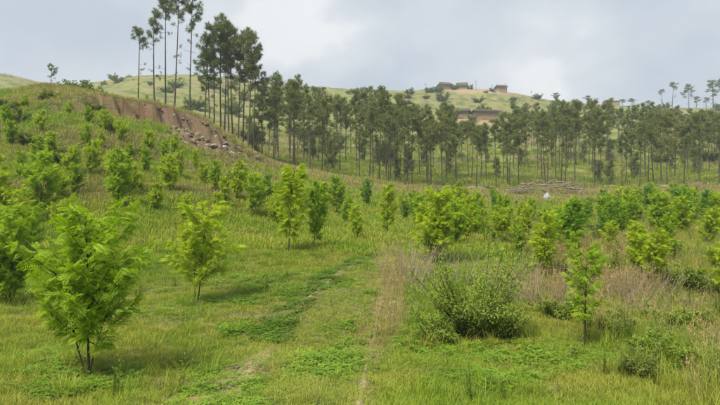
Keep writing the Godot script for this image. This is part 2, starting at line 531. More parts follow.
# a young tree of feathered leaves: a slim stem, rising limbs, layers of compound leaves
func sapling(height: float, reach_out: float, from: float, limbs: int, stems: int, full: float) -> Array:
	var wood := Build.new()
	var green := Build.new()
	var bark := Color(1, 1, 1)
	for s in stems:
		var hh := height if s == 0 else height * rf(0.6, 0.85)
		var start := Vector3(rf(-0.03, 0.03), -0.06, rf(-0.03, 0.03))
		var lean := Vector3(rf(-0.08, 0.08), 1, rf(-0.08, 0.08)) if s == 0 else Vector3(rf(-0.4, 0.4), 1, rf(-0.4, 0.4))
		var stem := curve(start, lean, hh, 0.15, 7, 0.05)
		var rad := []
		for k in stem.size(): rad.append(lerpf(0.016, 0.004, k / 7.0) * (height / 2.0) * (1.0 if s == 0 else 0.7))
		wood.tube(stem, rad, 6, bark)
		var count := limbs if s == 0 else int(limbs * 0.5)
		for k in count:
			var t := lerpf(from, 0.97, (k + rf(0.0, 0.9)) / count)
			var f := t * 7.0
			var base: Vector3 = stem[int(f)].lerp(stem[mini(int(f) + 1, 7)], f - int(f))
			var an := k * 2.4 + rf(-0.5, 0.5)
			var w := reach_out * sin(PI * clampf(0.16 + 0.78 * (t - from) / (1.0 - from), 0.0, 1.0)) * rf(0.65, 1.2) + 0.08
			var limb := curve(base, Vector3(cos(an), rf(0.6, 1.5), sin(an)), w * 1.25, rf(-0.35, 0.25), 5, 0.10)
			var lr := []
			for q in limb.size(): lr.append(lerpf(0.007, 0.0022, q / 5.0) * height / 2.0)
			wood.tube(limb, lr, 4, bark)
			var leaves := int(full * (14 + w * 88.0))
			for q in leaves:
				var at := lerpf(0.18, 1.0, (q + rng.randf()) / leaves) * 5.0
				var p: Vector3 = limb[mini(int(at), 5)].lerp(limb[mini(int(at) + 1, 5)], at - int(at))
				var dir: Vector3 = (limb[mini(int(at) + 1, 5)] - limb[maxi(mini(int(at), 4), 0)]).normalized()
				var turn := atan2(-dir.z, dir.x) + (rf(0.5, 1.25) if q % 2 == 0 else rf(-1.25, -0.5)) + (0.0 if q < leaves - 3 else rf(-0.6, 0.6))
				var basis := Basis(Vector3.UP, turn) * Basis(Vector3.BACK, rf(-0.55, 0.95)) * Basis(Vector3.RIGHT, rf(-0.9, 0.9))
				var fresh := rng.randf()
				var col := vary(Color(1, 1, 1), 0.16)
				if fresh > 0.72: col = vary(Color(1.35, 1.14, 0.8), 0.1)
				elif fresh < 0.15: col = vary(Color(0.75, 0.85, 0.95), 0.1)
				elif fresh < 0.19: col = vary(Color(1.5, 1.2, 1.2), 0.1)
				green.add(fronds[rng.randi() % fronds.size()], Transform3D(basis.scaled_local(Vector3.ONE * rf(0.5, 0.95)), p + away(0.03)), col)
	return [wood.mesh(), green.mesh()]

func pine_tuft(needles: int, length: float, width: float) -> Build:
	var b := Build.new()
	for k in needles:
		var dir := (Vector3(rf(-1, 1), rf(-0.55, 1.0), rf(-1, 1)) + Vector3(0.0, 0.15, 0)).normalized()
		var side := dir.cross(away(1.0)).normalized() * width
		var start := dir * length * 0.12
		b.tri(start - side, start + side, dir * length * rf(0.7, 1.1), vary(Color(1, 1, 1), 0.3))
	return b

var tufts := []

func pine(height: float, crown: float, wide: float, thin: float, low: int) -> Array:
	var wood := Build.new()
	var green := Build.new()
	var trunk := curve(Vector3(0, -0.4, 0), Vector3(rf(-0.03, 0.03), 1, rf(-0.03, 0.03)), height + 0.2, 0.05, 12, 0.012)
	var rad := []
	for k in trunk.size(): rad.append(lerpf(0.10, 0.02, k / 12.0) * height / 13.0)
	wood.tube(trunk, rad, 7, Color(1, 1, 1))
	var start := 1.0 - crown
	var limbs := int(21 * thin)
	for k in limbs:
		var t := lerpf(start, 0.985, pow((k + rng.randf()) / limbs, 0.8))
		var f := t * 12.0
		var p: Vector3 = trunk[int(f)].lerp(trunk[mini(int(f) + 1, 12)], f - int(f))
		var u := (t - start) / crown
		var w := wide * sin(PI * clampf(0.25 + 0.62 * u, 0, 1)) * rf(0.4, 1.6)
		var an := rf(0, TAU)
		var limb := curve(p, Vector3(cos(an), rf(-0.05, 0.55) + 0.4 * u, sin(an)), w, 0.5, 4, 0.12)
		wood.tube(limb, [0.03, 0.024, 0.018, 0.012, 0.008], 4, Color(0.8, 0.8, 0.8))
		var n := 5 + int(w * 6.0)
		for q in n:
			var at := lerpf(0.55, 1.0, (q + rng.randf()) / n) * 4.0
			var c: Vector3 = limb[mini(int(at), 4)].lerp(limb[mini(int(at) + 1, 4)], at - int(at)) + away(0.26)
			green.add(tufts[rng.randi() % tufts.size()], Transform3D(Basis.from_euler(away(PI)).scaled_local(Vector3.ONE * rf(0.75, 1.35)), c), vary(Color(1, 1, 1), 0.22))
	for q in 5:
		green.add(tufts[q % tufts.size()], Transform3D(Basis(), trunk[12] + away(0.18)), vary(Color(1, 1, 1), 0.15))
	# sparse low shoots and dead stubs along the trunk
	for k in low:
		var t := rf(0.22, start)
		var f := t * 12.0
		var p: Vector3 = trunk[int(f)].lerp(trunk[mini(int(f) + 1, 12)], f - int(f))
		var an := rf(0, TAU)
		var limb := curve(p, Vector3(cos(an), rf(-0.1, 0.4), sin(an)), rf(0.3, 0.8), 0.1, 3, 0.1)
		wood.tube(limb, [0.02, 0.016, 0.012, 0.007], 4, Color(0.85, 0.85, 0.85))
		if rng.randf() < 0.6:
			for q in rng.randi_range(2, 5):
				green.add(tufts[rng.randi() % tufts.size()], Transform3D(Basis.from_euler(away(PI)).scaled_local(Vector3.ONE * rf(0.6, 1.0)), limb[3] + away(0.22)), vary(Color(1, 1, 1), 0.2))
	return [wood.mesh(), green.mesh()]

# a broad leaved shrub: many arching stems, each carrying oval leaves
func shrub(height: float, wide: float, stems: int, leaf_size: float, per_stem: int) -> Array:
	var wood := Build.new()
	var green := Build.new()
	for s in stems:
		var an := s * 2.39996 + rf(-0.3, 0.3)
		var out := sqrt((s + rng.randf()) / stems)
		var length := height * rf(0.6, 1.15) * lerpf(1.0, 0.85, out) * (1.0 + 0.28 * sin(an * 2.0 + 1.0) + 0.12 * sin(an * 5.0))
		var stem := curve(Vector3(cos(an) * 0.12 * wide, -0.05, sin(an) * 0.12 * wide), Vector3(cos(an) * out * wide / height * 1.1, 1.0, sin(an) * out * wide / height * 1.1), length, rf(-0.5, 0.1), 6, 0.09)
		wood.tube(stem, [0.012, 0.010, 0.008, 0.006, 0.005, 0.004, 0.003], 4, Color(1, 1, 1))
		var tone := vary(Color(1, 1, 1), 0.25)
		for k in per_stem:
			var at := lerpf(0.22, 1.0, sqrt(rng.randf())) * 6.0
			var p: Vector3 = stem[mini(int(at), 6)].lerp(stem[mini(int(at) + 1, 6)], at - int(at)) + away(0.09 * wide)
			var dir := (Vector3(rf(-1, 1), rf(-0.35, 0.75), rf(-1, 1)) + (p - Vector3(0, height * 0.4, 0)).normalized() * 0.7).normalized()
			var col := vary(tone, 0.2)
			if rng.randf() < 0.2: col = col * Color(1.7, 1.45, 1.1)
			leaf(green, p, dir, Vector3.UP, leaf_size * rf(0.6, 1.25), leaf_size * rf(0.4, 0.6), col)
	return [wood.mesh(), green.mesh()]

func dry_brush(height: float, wide: float, stems: int) -> Build:
	var wood := Build.new()
	for s in stems:
		var an := rf(0, TAU)
		var out := rng.randf()
		var stem := curve(Vector3(cos(an) * wide * out * 0.5, -0.04, sin(an) * wide * out * 0.5), Vector3(cos(an) * out * 0.7, 1.0, sin(an) * out * 0.7), height * rf(0.5, 1.05), rf(-0.3, 0.2), 5, 0.13)
		wood.tube(stem, [0.006, 0.005, 0.0042, 0.0034, 0.0026, 0.0018], 4, vary(Color(1, 1, 1), 0.3))
		for q in 4:
			var at := rng.randi_range(1, 4)
			var twig := curve(stem[at], away(1.0) + Vector3.UP * 0.7, rf(0.12, 0.3), 0.2, 3, 0.15)
			wood.tube(twig, [0.003, 0.0025, 0.002, 0.0014], 3, vary(Color(1, 1, 1), 0.3))
	return wood

func rock(size: Vector3, the_seed: int) -> ArrayMesh:
	var b := Build.new()
	var n := FastNoiseLite.new()
	n.seed = the_seed
	n.frequency = 0.9
	var rings := 7
	var sides := 10
	var pts := []
	for r in rings + 1:
		var la := PI * r / rings
		for s in sides:
			var lo := TAU * s / sides
			var p := Vector3(sin(la) * cos(lo), cos(la), sin(la) * sin(lo))
			var k := 1.0 + n.get_noise_3dv(p * 1.6) * 0.55
			p = p * k
			p.y = clampf(p.y, -0.55, 0.72 + 0.1 * p.x)
			p.x = clampf(p.x, -0.85, 0.9)
			pts.append(p * size)
	for r in rings:
		for s in sides:
			var a: Vector3 = pts[r * sides + s]
			var c: Vector3 = pts[r * sides + (s + 1) % sides]
			var d: Vector3 = pts[(r + 1) * sides + s]
			var e: Vector3 = pts[(r + 1) * sides + (s + 1) % sides]
			b.tri(a, c, d, Color(1, 1, 1))
			b.tri(c, e, d, Color(1, 1, 1))
	return b.mesh()

func box(b: Build, at: Vector3, size: Vector3, col := Color(1, 1, 1)) -> void:
	var h := size * 0.5
	var p := []
	for k in 8: p.append(at + Vector3(h.x if k & 1 else -h.x, h.y if k & 2 else -h.y, h.z if k & 4 else -h.z))
	for f in [[0, 2, 3, 1], [4, 5, 7, 6], [0, 1, 5, 4], [2, 6, 7, 3], [0, 4, 6, 2], [1, 3, 7, 5]]:
		b.quad(p[f[0]], p[f[1]], p[f[2]], p[f[3]], col)

func make_sky() -> Sky:
	var n := FastNoiseLite.new()
	n.seed = 11
	n.frequency = 0.55
	n.fractal_octaves = 5
	n.fractal_gain = 0.5
	n.domain_warp_enabled = true
	n.domain_warp_amplitude = 0.6
	n.domain_warp_frequency = 0.6
	var w := 1024
	var h := 512
	var im := Image.create(w, h, false, Image.FORMAT_RGB8)
	for y in h:
		var la := PI * (0.5 - (y + 0.5) / h)
		for x in w:
			var c := Color(0.30, 0.32, 0.30)
			if la > -0.06:
				var az := TAU * ((x + 0.5) / w - 0.5) + 0.24
				var e := Vector3(sin(az) * cos(la), sin(la), -cos(az) * cos(la))
				var p := Vector2(e.x, e.z) / (maxf(e.y, 0.0) + 0.34)
				var a := n.get_noise_2d(p.x * 1.6 + 3.1, p.y * 1.6 + 8.0)
				var b := n.get_noise_2d(p.x * 4.2 - 6.0, p.y * 4.2 + 2.0)
				var k := clampf(0.5 + a * 1.15 + b * 0.4, 0.0, 1.0)
				c = Color(0.725, 0.768, 0.82).lerp(Color(0.855, 0.872, 0.89), k)
				c = c.lerp(Color(0.95, 0.955, 0.96), smoothstep(0.75, 1.15, k + b * 0.15) * 0.6)
				c = c.lerp(Color(0.92, 0.93, 0.94), 0.35 * smoothstep(0.25, 1.2, la))
			im.set_pixel(x, y, c)
	var m := PanoramaSkyMaterial.new()
	m.panorama = ImageTexture.create_from_image(im)
	var s := Sky.new()
	s.sky_material = m
	return s

func _ready() -> void:
	rng.seed = 20240
	bumps.seed = 3; bumps.frequency = 0.16; bumps.fractal_octaves = 3
	patches.seed = 8; patches.frequency = 0.22; patches.fractal_octaves = 3
	fine.seed = 21; fine.frequency = 0.6; fine.fractal_octaves = 3

	# camera, sky, sun, exposure
	var cam := Camera3D.new()
	cam.name = "camera"
	cam.fov = rad_to_deg(2.0 * atan(MID / FOCAL))
	cam.far = 2000.0
	cam.near = 0.05
	add_child(cam)
	cam.position = Vector3(0, EYE, 0)
	var env := Environment.new()
	env.background_mode = Environment.BG_SKY
	env.sky = make_sky()
	env.background_energy_multiplier = 0.27
	env.tonemap_mode = Environment.TONE_MAPPER_LINEAR
	env.tonemap_exposure = 4.2
	env.sdfgi_enabled = true
	env.ssao_enabled = true
	env.ssil_enabled = true
	env.fog_enabled = true
	env.fog_density = 0.0007
	env.fog_light_color = Color(0.86, 0.9, 0.95)
	var we := WorldEnvironment.new()
	we.name = "environment"
	we.environment = env
	add_child(we)
	var sun := DirectionalLight3D.new()
	sun.name = "sun"
	sun.light_energy = 0.5
	sun.light_angular_distance = 25.0
	sun.light_color = Color(1.0, 0.96, 0.88)
	sun.shadow_enabled = true
	sun.rotation_degrees = Vector3(-58, -38, 0)
	add_child(sun)

	build_land()
	materials()
	lay_ground()
	print("ground ", Time.get_ticks_msec())
	pines()
	print("pines ", Time.get_ticks_msec())
	village()
	young_trees()
	print("saplings ", Time.get_ticks_msec())
	shrubs_and_brush()
	rocks_and_wood()
	print("rocks ", Time.get_ticks_msec())
	grasses()
	print("grass ", Time.get_ticks_msec())

func materials() -> void:
	var grain := noise_image(512, 0.02, 0.5, 1.25, 4)
	var g := plain("ground", Color(1, 1, 1), 0.95, grain, 0.55)
	g.uv1_world_triplanar = true
	var gp := plain("path", Color(1, 1, 1), 0.97, noise_image(512, 0.03, 0.55, 1.2, 9), 0.9)
	gp.uv1_world_triplanar = true
	var streak := noise_image(256, 0.05, 0.45, 1.2, 15)
	plain("bark", Color(0.085, 0.062, 0.042), 0.9, streak, 6.0)
	plain("pine_bark", Color(0.135, 0.113, 0.09), 0.95, streak, 1.5)
	plain("dead_wood", Color(0.44, 0.345, 0.25), 0.95, streak, 2.0)
	plain("grey_wood", Color(0.33, 0.295, 0.25), 0.95, streak, 2.0)
	plain("stone", Color(0.34, 0.28, 0.215), 0.95, grain, 1.2)
	plain("pale_stone", Color(0.44, 0.39, 0.32), 0.95, grain, 1.2)
	plain("brown_stone", Color(0.20, 0.135, 0.095), 0.95, grain, 1.2)
	plain("mud_wall", Color(0.40, 0.31, 0.20), 0.95, grain, 0.4)
	plain("thatch", Color(0.14, 0.125, 0.10), 0.95, streak, 0.8)
	plain("sheet_roof", Color(0.62, 0.63, 0.63), 0.6, grain, 0.3)
	plain("door_wood", Color(0.30, 0.22, 0.15), 0.8)
	plain("bag", Color(0.62, 0.63, 0.64), 0.55, grain, 3.0)
	plain("bag_dark", Color(0.05, 0.075, 0.05), 0.7)
	plain("bag_blue", Color(0.50, 0.55, 0.68), 0.55, grain, 3.0)
	leafy("sapling", Color(0.32, 0.46, 0.028), Color(0.95, 1.0, 0.5))
	leafy("sapling_yellow", Color(0.42, 0.52, 0.03), Color(0.95, 1.0, 0.5))
	leafy("sapling_deep", Color(0.21, 0.34, 0.03), Color(0.75, 1.0, 0.5))
	leafy("needles", Color(0.19, 0.235, 0.075), Color(0.6, 0.65, 0.4), 0.6)
	leafy("needles_warm", Color(0.225, 0.25, 0.075), Color(0.6, 0.65, 0.4), 0.6)
	leafy("shrub", Color(0.25, 0.33, 0.06), Color(0.75, 0.85, 0.4), 0.7, 0.12)
	leafy("scrub", Color(0.21, 0.26, 0.07), Color(0.75, 0.85, 0.4), 0.7, 0.12)
	leafy("grass", Color(1, 1, 1), Color(0.75, 0.9, 0.5), 0.6)
	leafy("straw", Color(1, 1, 1), Color(0.5, 0.5, 0.4), 0.75)
	leafy("brush", Color(0.36, 0.29, 0.21), Color(0, 0, 0), 0.9)

func lay_ground() -> void:
	# rows closer together near the eye and over the terraces
	var reach := []
	var d := -14.0
	while d < 760.0:
		reach.append(d)
		d += 0.5 if d < 4.0 else (0.16 if d < 9.0 else (d * 0.017 if d < 60.0 else (0.9 if d < 280.0 else d * 0.02)))
	var cols := 380
	var b := Build.new()
	b.smooth = true
	for r in reach.size():
		var dist: float = reach[r]
		var span := sqrt(dist * dist + 16.0)
		for k in cols:
			# finer in the middle
			var q := 2.0 * k / (cols - 1.0) - 1.0
			var t := q * (0.62 + 0.98 * q * q)
			var x := t * span
			var y := ground(x, dist)
			b.v.append(Vector3(x, y, -dist))
			b.c.append(soil_color(x, dist, y))
	for r in reach.size() - 1:
		for k in cols - 1:
			var q := r * cols + k
			b.i.append(q); b.i.append(q + cols); b.i.append(q + 1)
			b.i.append(q + 1); b.i.append(q + cols); b.i.append(q + cols + 1)
	b.n.resize(b.v.size())
	for r in reach.size():
		for k in cols:
			var l: Vector3 = b.v[r * cols + maxi(k - 1, 0)]
			var rt: Vector3 = b.v[r * cols + mini(k + 1, cols - 1)]
			var f: Vector3 = b.v[mini(r + 1, reach.size() - 1) * cols + k]
			var n: Vector3 = b.v[maxi(r - 1, 0) * cols + k]
			b.n[r * cols + k] = (rt - l).cross(f - n).normalized()
	var o := part("ground", b.mesh(), mats.ground, self)
	tag(o, "grassy hillside and field sloping up to terraced green hills", "ground", "", "structure")
	# the two worn wheel tracks
	var p := Build.new()
	p.smooth = true
	for line in [TRACK_A, TRACK_B]:
		var z := 4.0
		var start := p.v.size()
		var rows := 0
		while z < 20.0:
			var cx := track_x(line, z)
			var half := lerpf(0.24, 0.03, smoothstep(7.2, 9.0, z)) * (1.0 + 1.5 * fine.get_noise_2d(cx * 3.0, z * 1.1)) * (1.0 if line == TRACK_A else 0.3)
			for k in 5:
				var x := cx + (k - 2) * 0.5 * maxf(half, 0.02)
				p.v.append(Vector3(x, ground(x, z) + (0.018 if k > 0 and k < 4 else -0.02), -z))
				p.n.append(Vector3.UP)
				var e := fine.get_noise_2d(x * 4.0, z * 4.0)
				p.c.append(Color(0.25, 0.20, 0.105).lerp(Color(0.32, 0.27, 0.15), clampf(0.5 + e, 0, 1)))
			rows += 1
			z += 0.12
		for r in rows - 1:
			for k in 4:
				var q := start + r * 5 + k
				p.i.append(q); p.i.append(q + 5); p.i.append(q + 1)
				p.i.append(q + 1); p.i.append(q + 5); p.i.append(q + 6)
	tag(part("path", p.mesh(), mats.path, self), "worn earth wheel tracks curving through the grass", "path", "", "structure")

# ---------------------------------------------------------------- pines
func grow(called: String, meshes: Array, m: Material, bark: Material, at: Vector3, turn: float, size: Vector3, label: String, category: String, group := "", leaves := "crown") -> Node3D:
	var o := thing(called, at, label, category, group)
	o.transform = Transform3D(Basis(Vector3.UP, turn).scaled_local(size), at)
	if called == "young_tree": o.basis = Basis.from_euler(Vector3(rf(-0.09, 0.09), 0, rf(-0.09, 0.09))) * o.basis
	if called == "pine_tree": o.basis = Basis.from_euler(Vector3(rf(-0.03, 0.03), 0, rf(-0.03, 0.03))) * o.basis
	part("trunk", meshes[0], bark, o)
	part(leaves, meshes[1], m, o)
	return o

func top_limit(u: float) -> float:
	var line := [[190, 40], [204, 46], [214, 26], [222, 17], [232, 20], [240, 34], [247, 30], [254, 50], [262, 72], [283, 62], [297, 74], [320, 73], [336, 76], [360, 86], [383, 78], [400, 90], [415, 96], [430, 100], [455, 104], [465, 119], [499, 119], [507, 102], [520, 104], [540, 100], [556, 96], [575, 100], [590, 96], [620, 103], [660, 104], [690, 106], [720, 108], [780, 106]]
	for k in line.size() - 1:
		if u <= line[k + 1][0]:
			return lerpf(line[k][1], line[k + 1][1], clampf((u - line[k][0]) / float(line[k + 1][0] - line[k][0]), 0, 1))
	return 106.0

func pines() -> void:
	for k in 4: tufts.append(pine_tuft(26, 0.34, 0.016))
	var slim := []
	for k in 3: slim.append(pine(13.0, [0.24, 0.30, 0.2][k], 0.95, 0.75, 9))
	var full := []
	for k in 7: full.append(pine(13.0, [0.42, 0.5, 0.36, 0.58, 0.46, 0.4, 0.52][k], [1.25, 1.4, 1.1, 1.3, 1.5, 1.05, 1.2][k], [1.25, 1.5, 1.1, 1.5, 1.35, 1.1, 1.4][k], [5, 7, 9, 4, 6, 10, 6][k]))
	var leaf_mats := [mats.needles, mats.needles, mats.needles_warm]
	# the five tall, thin pines on the crest
	var five := [[138, 59, 28, "shortest of the thin pines on the grassy crest"], [155, 60, 10, "thin crest pine with leafy shoots at its foot"], [165.5, 61, -3, "thin crest pine standing close beside a twin trunk"], [174, 58.5, -7, "thin crest pine with a second tuft half way up"], [190, 58, -8, "tall bare crest pine nearest the slipped bank"]]
	for k in 5:
		var a: Array = five[k]
		var p := spot(a[0], a[1])
		var h: float = (MID - a[2]) / FOCAL * a[1] - p.y
		var s := h / 13.0
		grow("pine_tree", slim[k % 3], mats.needles, mats.pine_bark, p, k * 1.7, Vector3(lerpf(s, 1.0, 0.5), s, lerpf(s, 1.0, 0.5)), a[3], "pine tree", "tall thin pines on the crest")
	# low leafy shoots at the foot of the thin pines
	# the cluster at the end of the crest
	for a in [[205, 60, 46], [210, 63, 36], [214, 60.5, 25], [221, 61.5, 17], [224, 64, 26], [229, 60.5, 20], [233, 63, 28], [238, 61, 35], [243, 62.5, 30], [248, 60, 33], [254, 62, 50]]:
		var p := spot(a[0], a[1])
		var h: float = (MID - a[2]) / FOCAL * a[1] - p.y
		var s := h / 13.0
		grow("pine_tree", full[rng.randi() % full.size()], mats.needles, mats.pine_bark, p, rf(0, TAU), Vector3(lerpf(s, 1.0, 0.4), s, lerpf(s, 1.0, 0.4)), ["front", "rear"][int(a[1] > 61.0)] + (" pine, tallest," if a[2] < 22 else (" lower pine" if a[2] > 40 else " pine")) + " in the tight cluster at the end of the crest", "pine tree", "pine cluster at the end of the crest")
	# the plantation on the far side of the field
	var count := 0
	var taken := []
	var tries := 0
	while count < 225 and tries < 6000:
		tries += 1
		var u := rf(258, 765)
		var near := 60.5 + 4.0 * smoothstep(420, 720, u)
		var dist := near + pow(rng.randf(), 1.5) * (70.0 if u > 500 else 55.0)
		var p := spot(u, dist)
		var free := true
		for q in taken:
			if absf(q.x - p.x) < 1.3 and Vector2(q.x - p.x, q.z - p.z).length() < 1.9: free = false; break
		if not free: continue
		var most := (MID - top_limit(u)) / FOCAL * dist - p.y
		var h := minf(rf(8.0, 14.0), most * (rf(0.62, 0.9) if rng.randf() < 0.55 else rf(0.86, 1.0)))
		if h < 6.0: continue
		# gaps in the stand below the houses
		if u > 455 and u < 512 and dist > 78.0 and rng.randf() < 0.75: continue
		if u > 258 and u < 420 and dist > 85.0 and rng.randf() < 0.5: continue
		taken.append(p)
		count += 1
		var s := h / 13.0
		var kind := rng.randi() % full.size()
		var tone := rng.randi() % 3
		var look: String = ["with a rounded crown", "with a wide full crown", "with a short crown", "with a long deep crown", "with a broad spreading crown", "with a narrow crown", "with a tall oval crown"][kind]
		var beside := "next to the crest cluster"
		for z in [[330, "below the far saddle"], [430, "below the long tan house"], [515, "behind the branch heap"], [600, "near the broad grey boulder"], [680, "near the dark boulder"]]:
			if u > z[0]: beside = z[1]
		var where := ("yellowish" if tone == 2 else "olive") + " pine " + look + (" at the field edge " if dist < 68.0 else " deeper in, ") + beside
		var group := "plantation pines along the field edge" if dist < 68.0 else "plantation pines"
		grow("pine_tree", full[kind], leaf_mats[tone], mats.pine_bark, p, rf(0, TAU), Vector3(lerpf(s, 1.0, 0.4), s, lerpf(s, 1.0, 0.4)), where, "pine tree", group)
	# young pines under the tall ones
	var young := [pine(4.0, 0.86, 0.8, 1.1, 0), pine(4.0, 0.8, 0.65, 1.0, 0)]
	for k in 34:
		var p := spot(rf(200, 740), rf(62.0, 100.0))
		var s := rf(0.55, 1.15)
		grow("young_pine", young[k % 2], mats.needles, mats.pine_bark, p, rf(0, TAU), Vector3(s, s, s), "short young pine under the tall trunks of the plantation", "pine tree", "young pines under the plantation")
	# trees on the skyline
	var far := [[49.5, 120, 64, "lone small round-topped tree on the saddle of the left hill"], [425, 268, 84, "single dark tree on the ridge beside the huts"], [531, 262, 92, "narrow dark tree alone on the ridge right of the huts"]]
	for a in far:
		var p := spot(a[0], a[1])
		var h: float = maxf((MID - a[2]) / FOCAL * a[1] - p.y, 3.0)
		grow("ridge_tree", slim[1], mats.needles, mats.pine_bark, p, 0.4, Vector3(h / 13.0 * 1.5, h / 13.0, h / 13.0 * 1.5), a[3], "tree")
	for a in [[556, 250, 94], [588, 258, 97], [622, 255, 101], [632, 262, 100], [648, 250, 102], [663, 255, 92], [672, 250, 86], [689, 250, 88], [696, 262, 98], [706, 250, 99], [713, 248, 84], [722, 252, 82], [744, 250, 90]]:
		var p := spot(a[0], a[1])
		var h: float = maxf((MID - a[2]) / FOCAL * a[1] - p.y, 3.0)
		var s := h / 13.0
		grow("ridge_tree", full[rng.randi() % full.size()] if a[0] != 672 and a[0] != 663 else slim[0], mats.needles, mats.pine_bark, p, rf(0, TAU), Vector3(maxf(s, 0.6) * 2.3, s * 1.15, maxf(s, 0.6) * 2.3), "dark pine standing on the far ridge against the sky", "tree", "ridge trees against the sky")

# ---------------------------------------------------------------- the houses on the hill
func mud_house(at: Vector3, turn: float, size: Vector3, roof_high: float, openings: int, label: String) -> void:
	var o := thing("mud_house", at, label, "house", "houses on the hill")
	o.rotation.y = turn
	var w := Build.new()
	box(w, Vector3(0, size.y * 0.5 - 0.6, 0), Vector3(size.x, size.y + 1.2, size.z))
	part("wall", w.mesh(), mats.mud_wall, o)
	var r := Build.new()
	var hx := size.x * 0.5 + 0.5
	var hz := size.z * 0.5 + 0.6
	var y := size.y - 0.15
	var t := 0.3
	for s in [-1.0, 1.0]:
		var a := Vector3(-hx, y, s * hz)
		var c := Vector3(hx, y, s * hz)
		var e := Vector3(hx * 0.85, y + roof_high, 0)
		var f := Vector3(-hx * 0.85, y + roof_high, 0)
		var up := Vector3(0, t, 0)
		r.quad(a + up, c + up, e + up, f + up, Color(1, 1, 1))
		r.quad(a, c, c + up, a + up, Color(0.9, 0.9, 0.9))
		r.quad(a, c, e, f, Color(1, 1, 1))
	for s in [-1.0, 1.0]:
		r.tri(Vector3(s * hx, y + t, -hz), Vector3(s * hx, y + t, hz), Vector3(s * hx * 0.85, y + roof_high + t, 0), Color(1, 1, 1))
	part("roof", r.mesh(), mats.thatch, o)
	var d := Build.new()
	box(d, Vector3(0, 0.95, 0), Vector3(1.0, 1.9, 0.1))
	var door := part("door", d.mesh(), mats.door_wood, o)
	door.position = Vector3(-size.x * 0.12, 0, size.z * 0.5 + 0.03)
	for k in openings:
		var n := Build.new()
		box(n, Vector3.ZERO, Vector3(0.8, 0.7, 0.1))
		var win := part("window", n.mesh(), mats.door_wood, o)
		win.position = Vector3(size.x * (0.18 + 0.22 * k), size.y * 0.55, size.z * 0.5 + 0.03)

func village() -> void:
	mud_house(spot(445, 258), 0.3, Vector3(5.2, 2.0, 4.5), 1.5, 1, "small tan mud hut with dark thatch at the end of the ridge")
	mud_house(spot(462, 262), -0.2, Vector3(5.0, 1.7, 4.5), 1.8, 0, "low hut almost hidden under a wide dark thatch roof")
	mud_house(spot(501, 258), 0.15, Vector3(4.2, 1.9, 4.0), 1.1, 0, "small hut at the bare earth end of the ridge")
	mud_house(spot(485, 152), 0.12, Vector3(6.6, 2.0, 3.6), 0.7, 1, "long tan house with a flat dark roof below the ridge")
	mud_house(spot(463, 155), -0.3, Vector3(3.2, 1.9, 3.0), 0.9, 0, "dark little outhouse beside the long tan house")
	# a pale shed on the right ridge
	var p := spot(611, 262)
	var o := thing("shed", p, "pale shed with a light metal roof among the ridge trees", "shed")
	var w := Build.new()
	box(w, Vector3(0, 1.0, 0), Vector3(6.5, 3.0, 4.0))
	part("wall", w.mesh(), mats.mud_wall, o)
	var r := Build.new()
	r.quad(Vector3(-3.6, 2.5, 2.4), Vector3(3.6, 2.5, 2.4), Vector3(3.6, 3.5, -2.4), Vector3(-3.6, 3.5, -2.4), Color(1, 1, 1))
	r.quad(Vector3(-3.6, 2.38, 2.4), Vector3(3.6, 2.38, 2.4), Vector3(3.6, 2.5, 2.4), Vector3(-3.6, 2.5, 2.4), Color(1, 1, 1))
	part("roof", r.mesh(), mats.sheet_roof, o)
	for a in [[476, 262, 4.6], [505.5, 255, 5.4], [492, 262, 3.4]]:
		var b := Build.new()
		b.tube([Vector3(0, -0.3, 0), Vector3(0.03, a[2] * 0.5, 0), Vector3(0, a[2], 0)], [0.12, 0.1, 0.08], 6, Color(1, 1, 1))
		box(b, Vector3(0, a[2] - 0.4, 0), Vector3(1.1, 0.1, 0.1))
		var pole := part(numbered("wooden_pole"), b.mesh(), mats.grey_wood, self)
		pole.position = spot(a[0], a[1])
		tag(pole, "thin wooden pole with a crosspiece on the bare earth ridge by the huts", "pole", "poles on the ridge")

# ---------------------------------------------------------------- the young trees
func sapling_look(a: Array) -> String:
	var tone: String = {"": "bright green", "y": "yellow-green", "d": "dark green"}[a[4]]
	var shape: String = ["wide", "narrow upright", "dense rounded", "slender open", "low bushy", "twin-stemmed"][a[3]]
	return ("waist-high " if a[2] < 1.25 else ("tall " if a[2] > 1.85 else "")) + shape + " " + tone + " young tree"

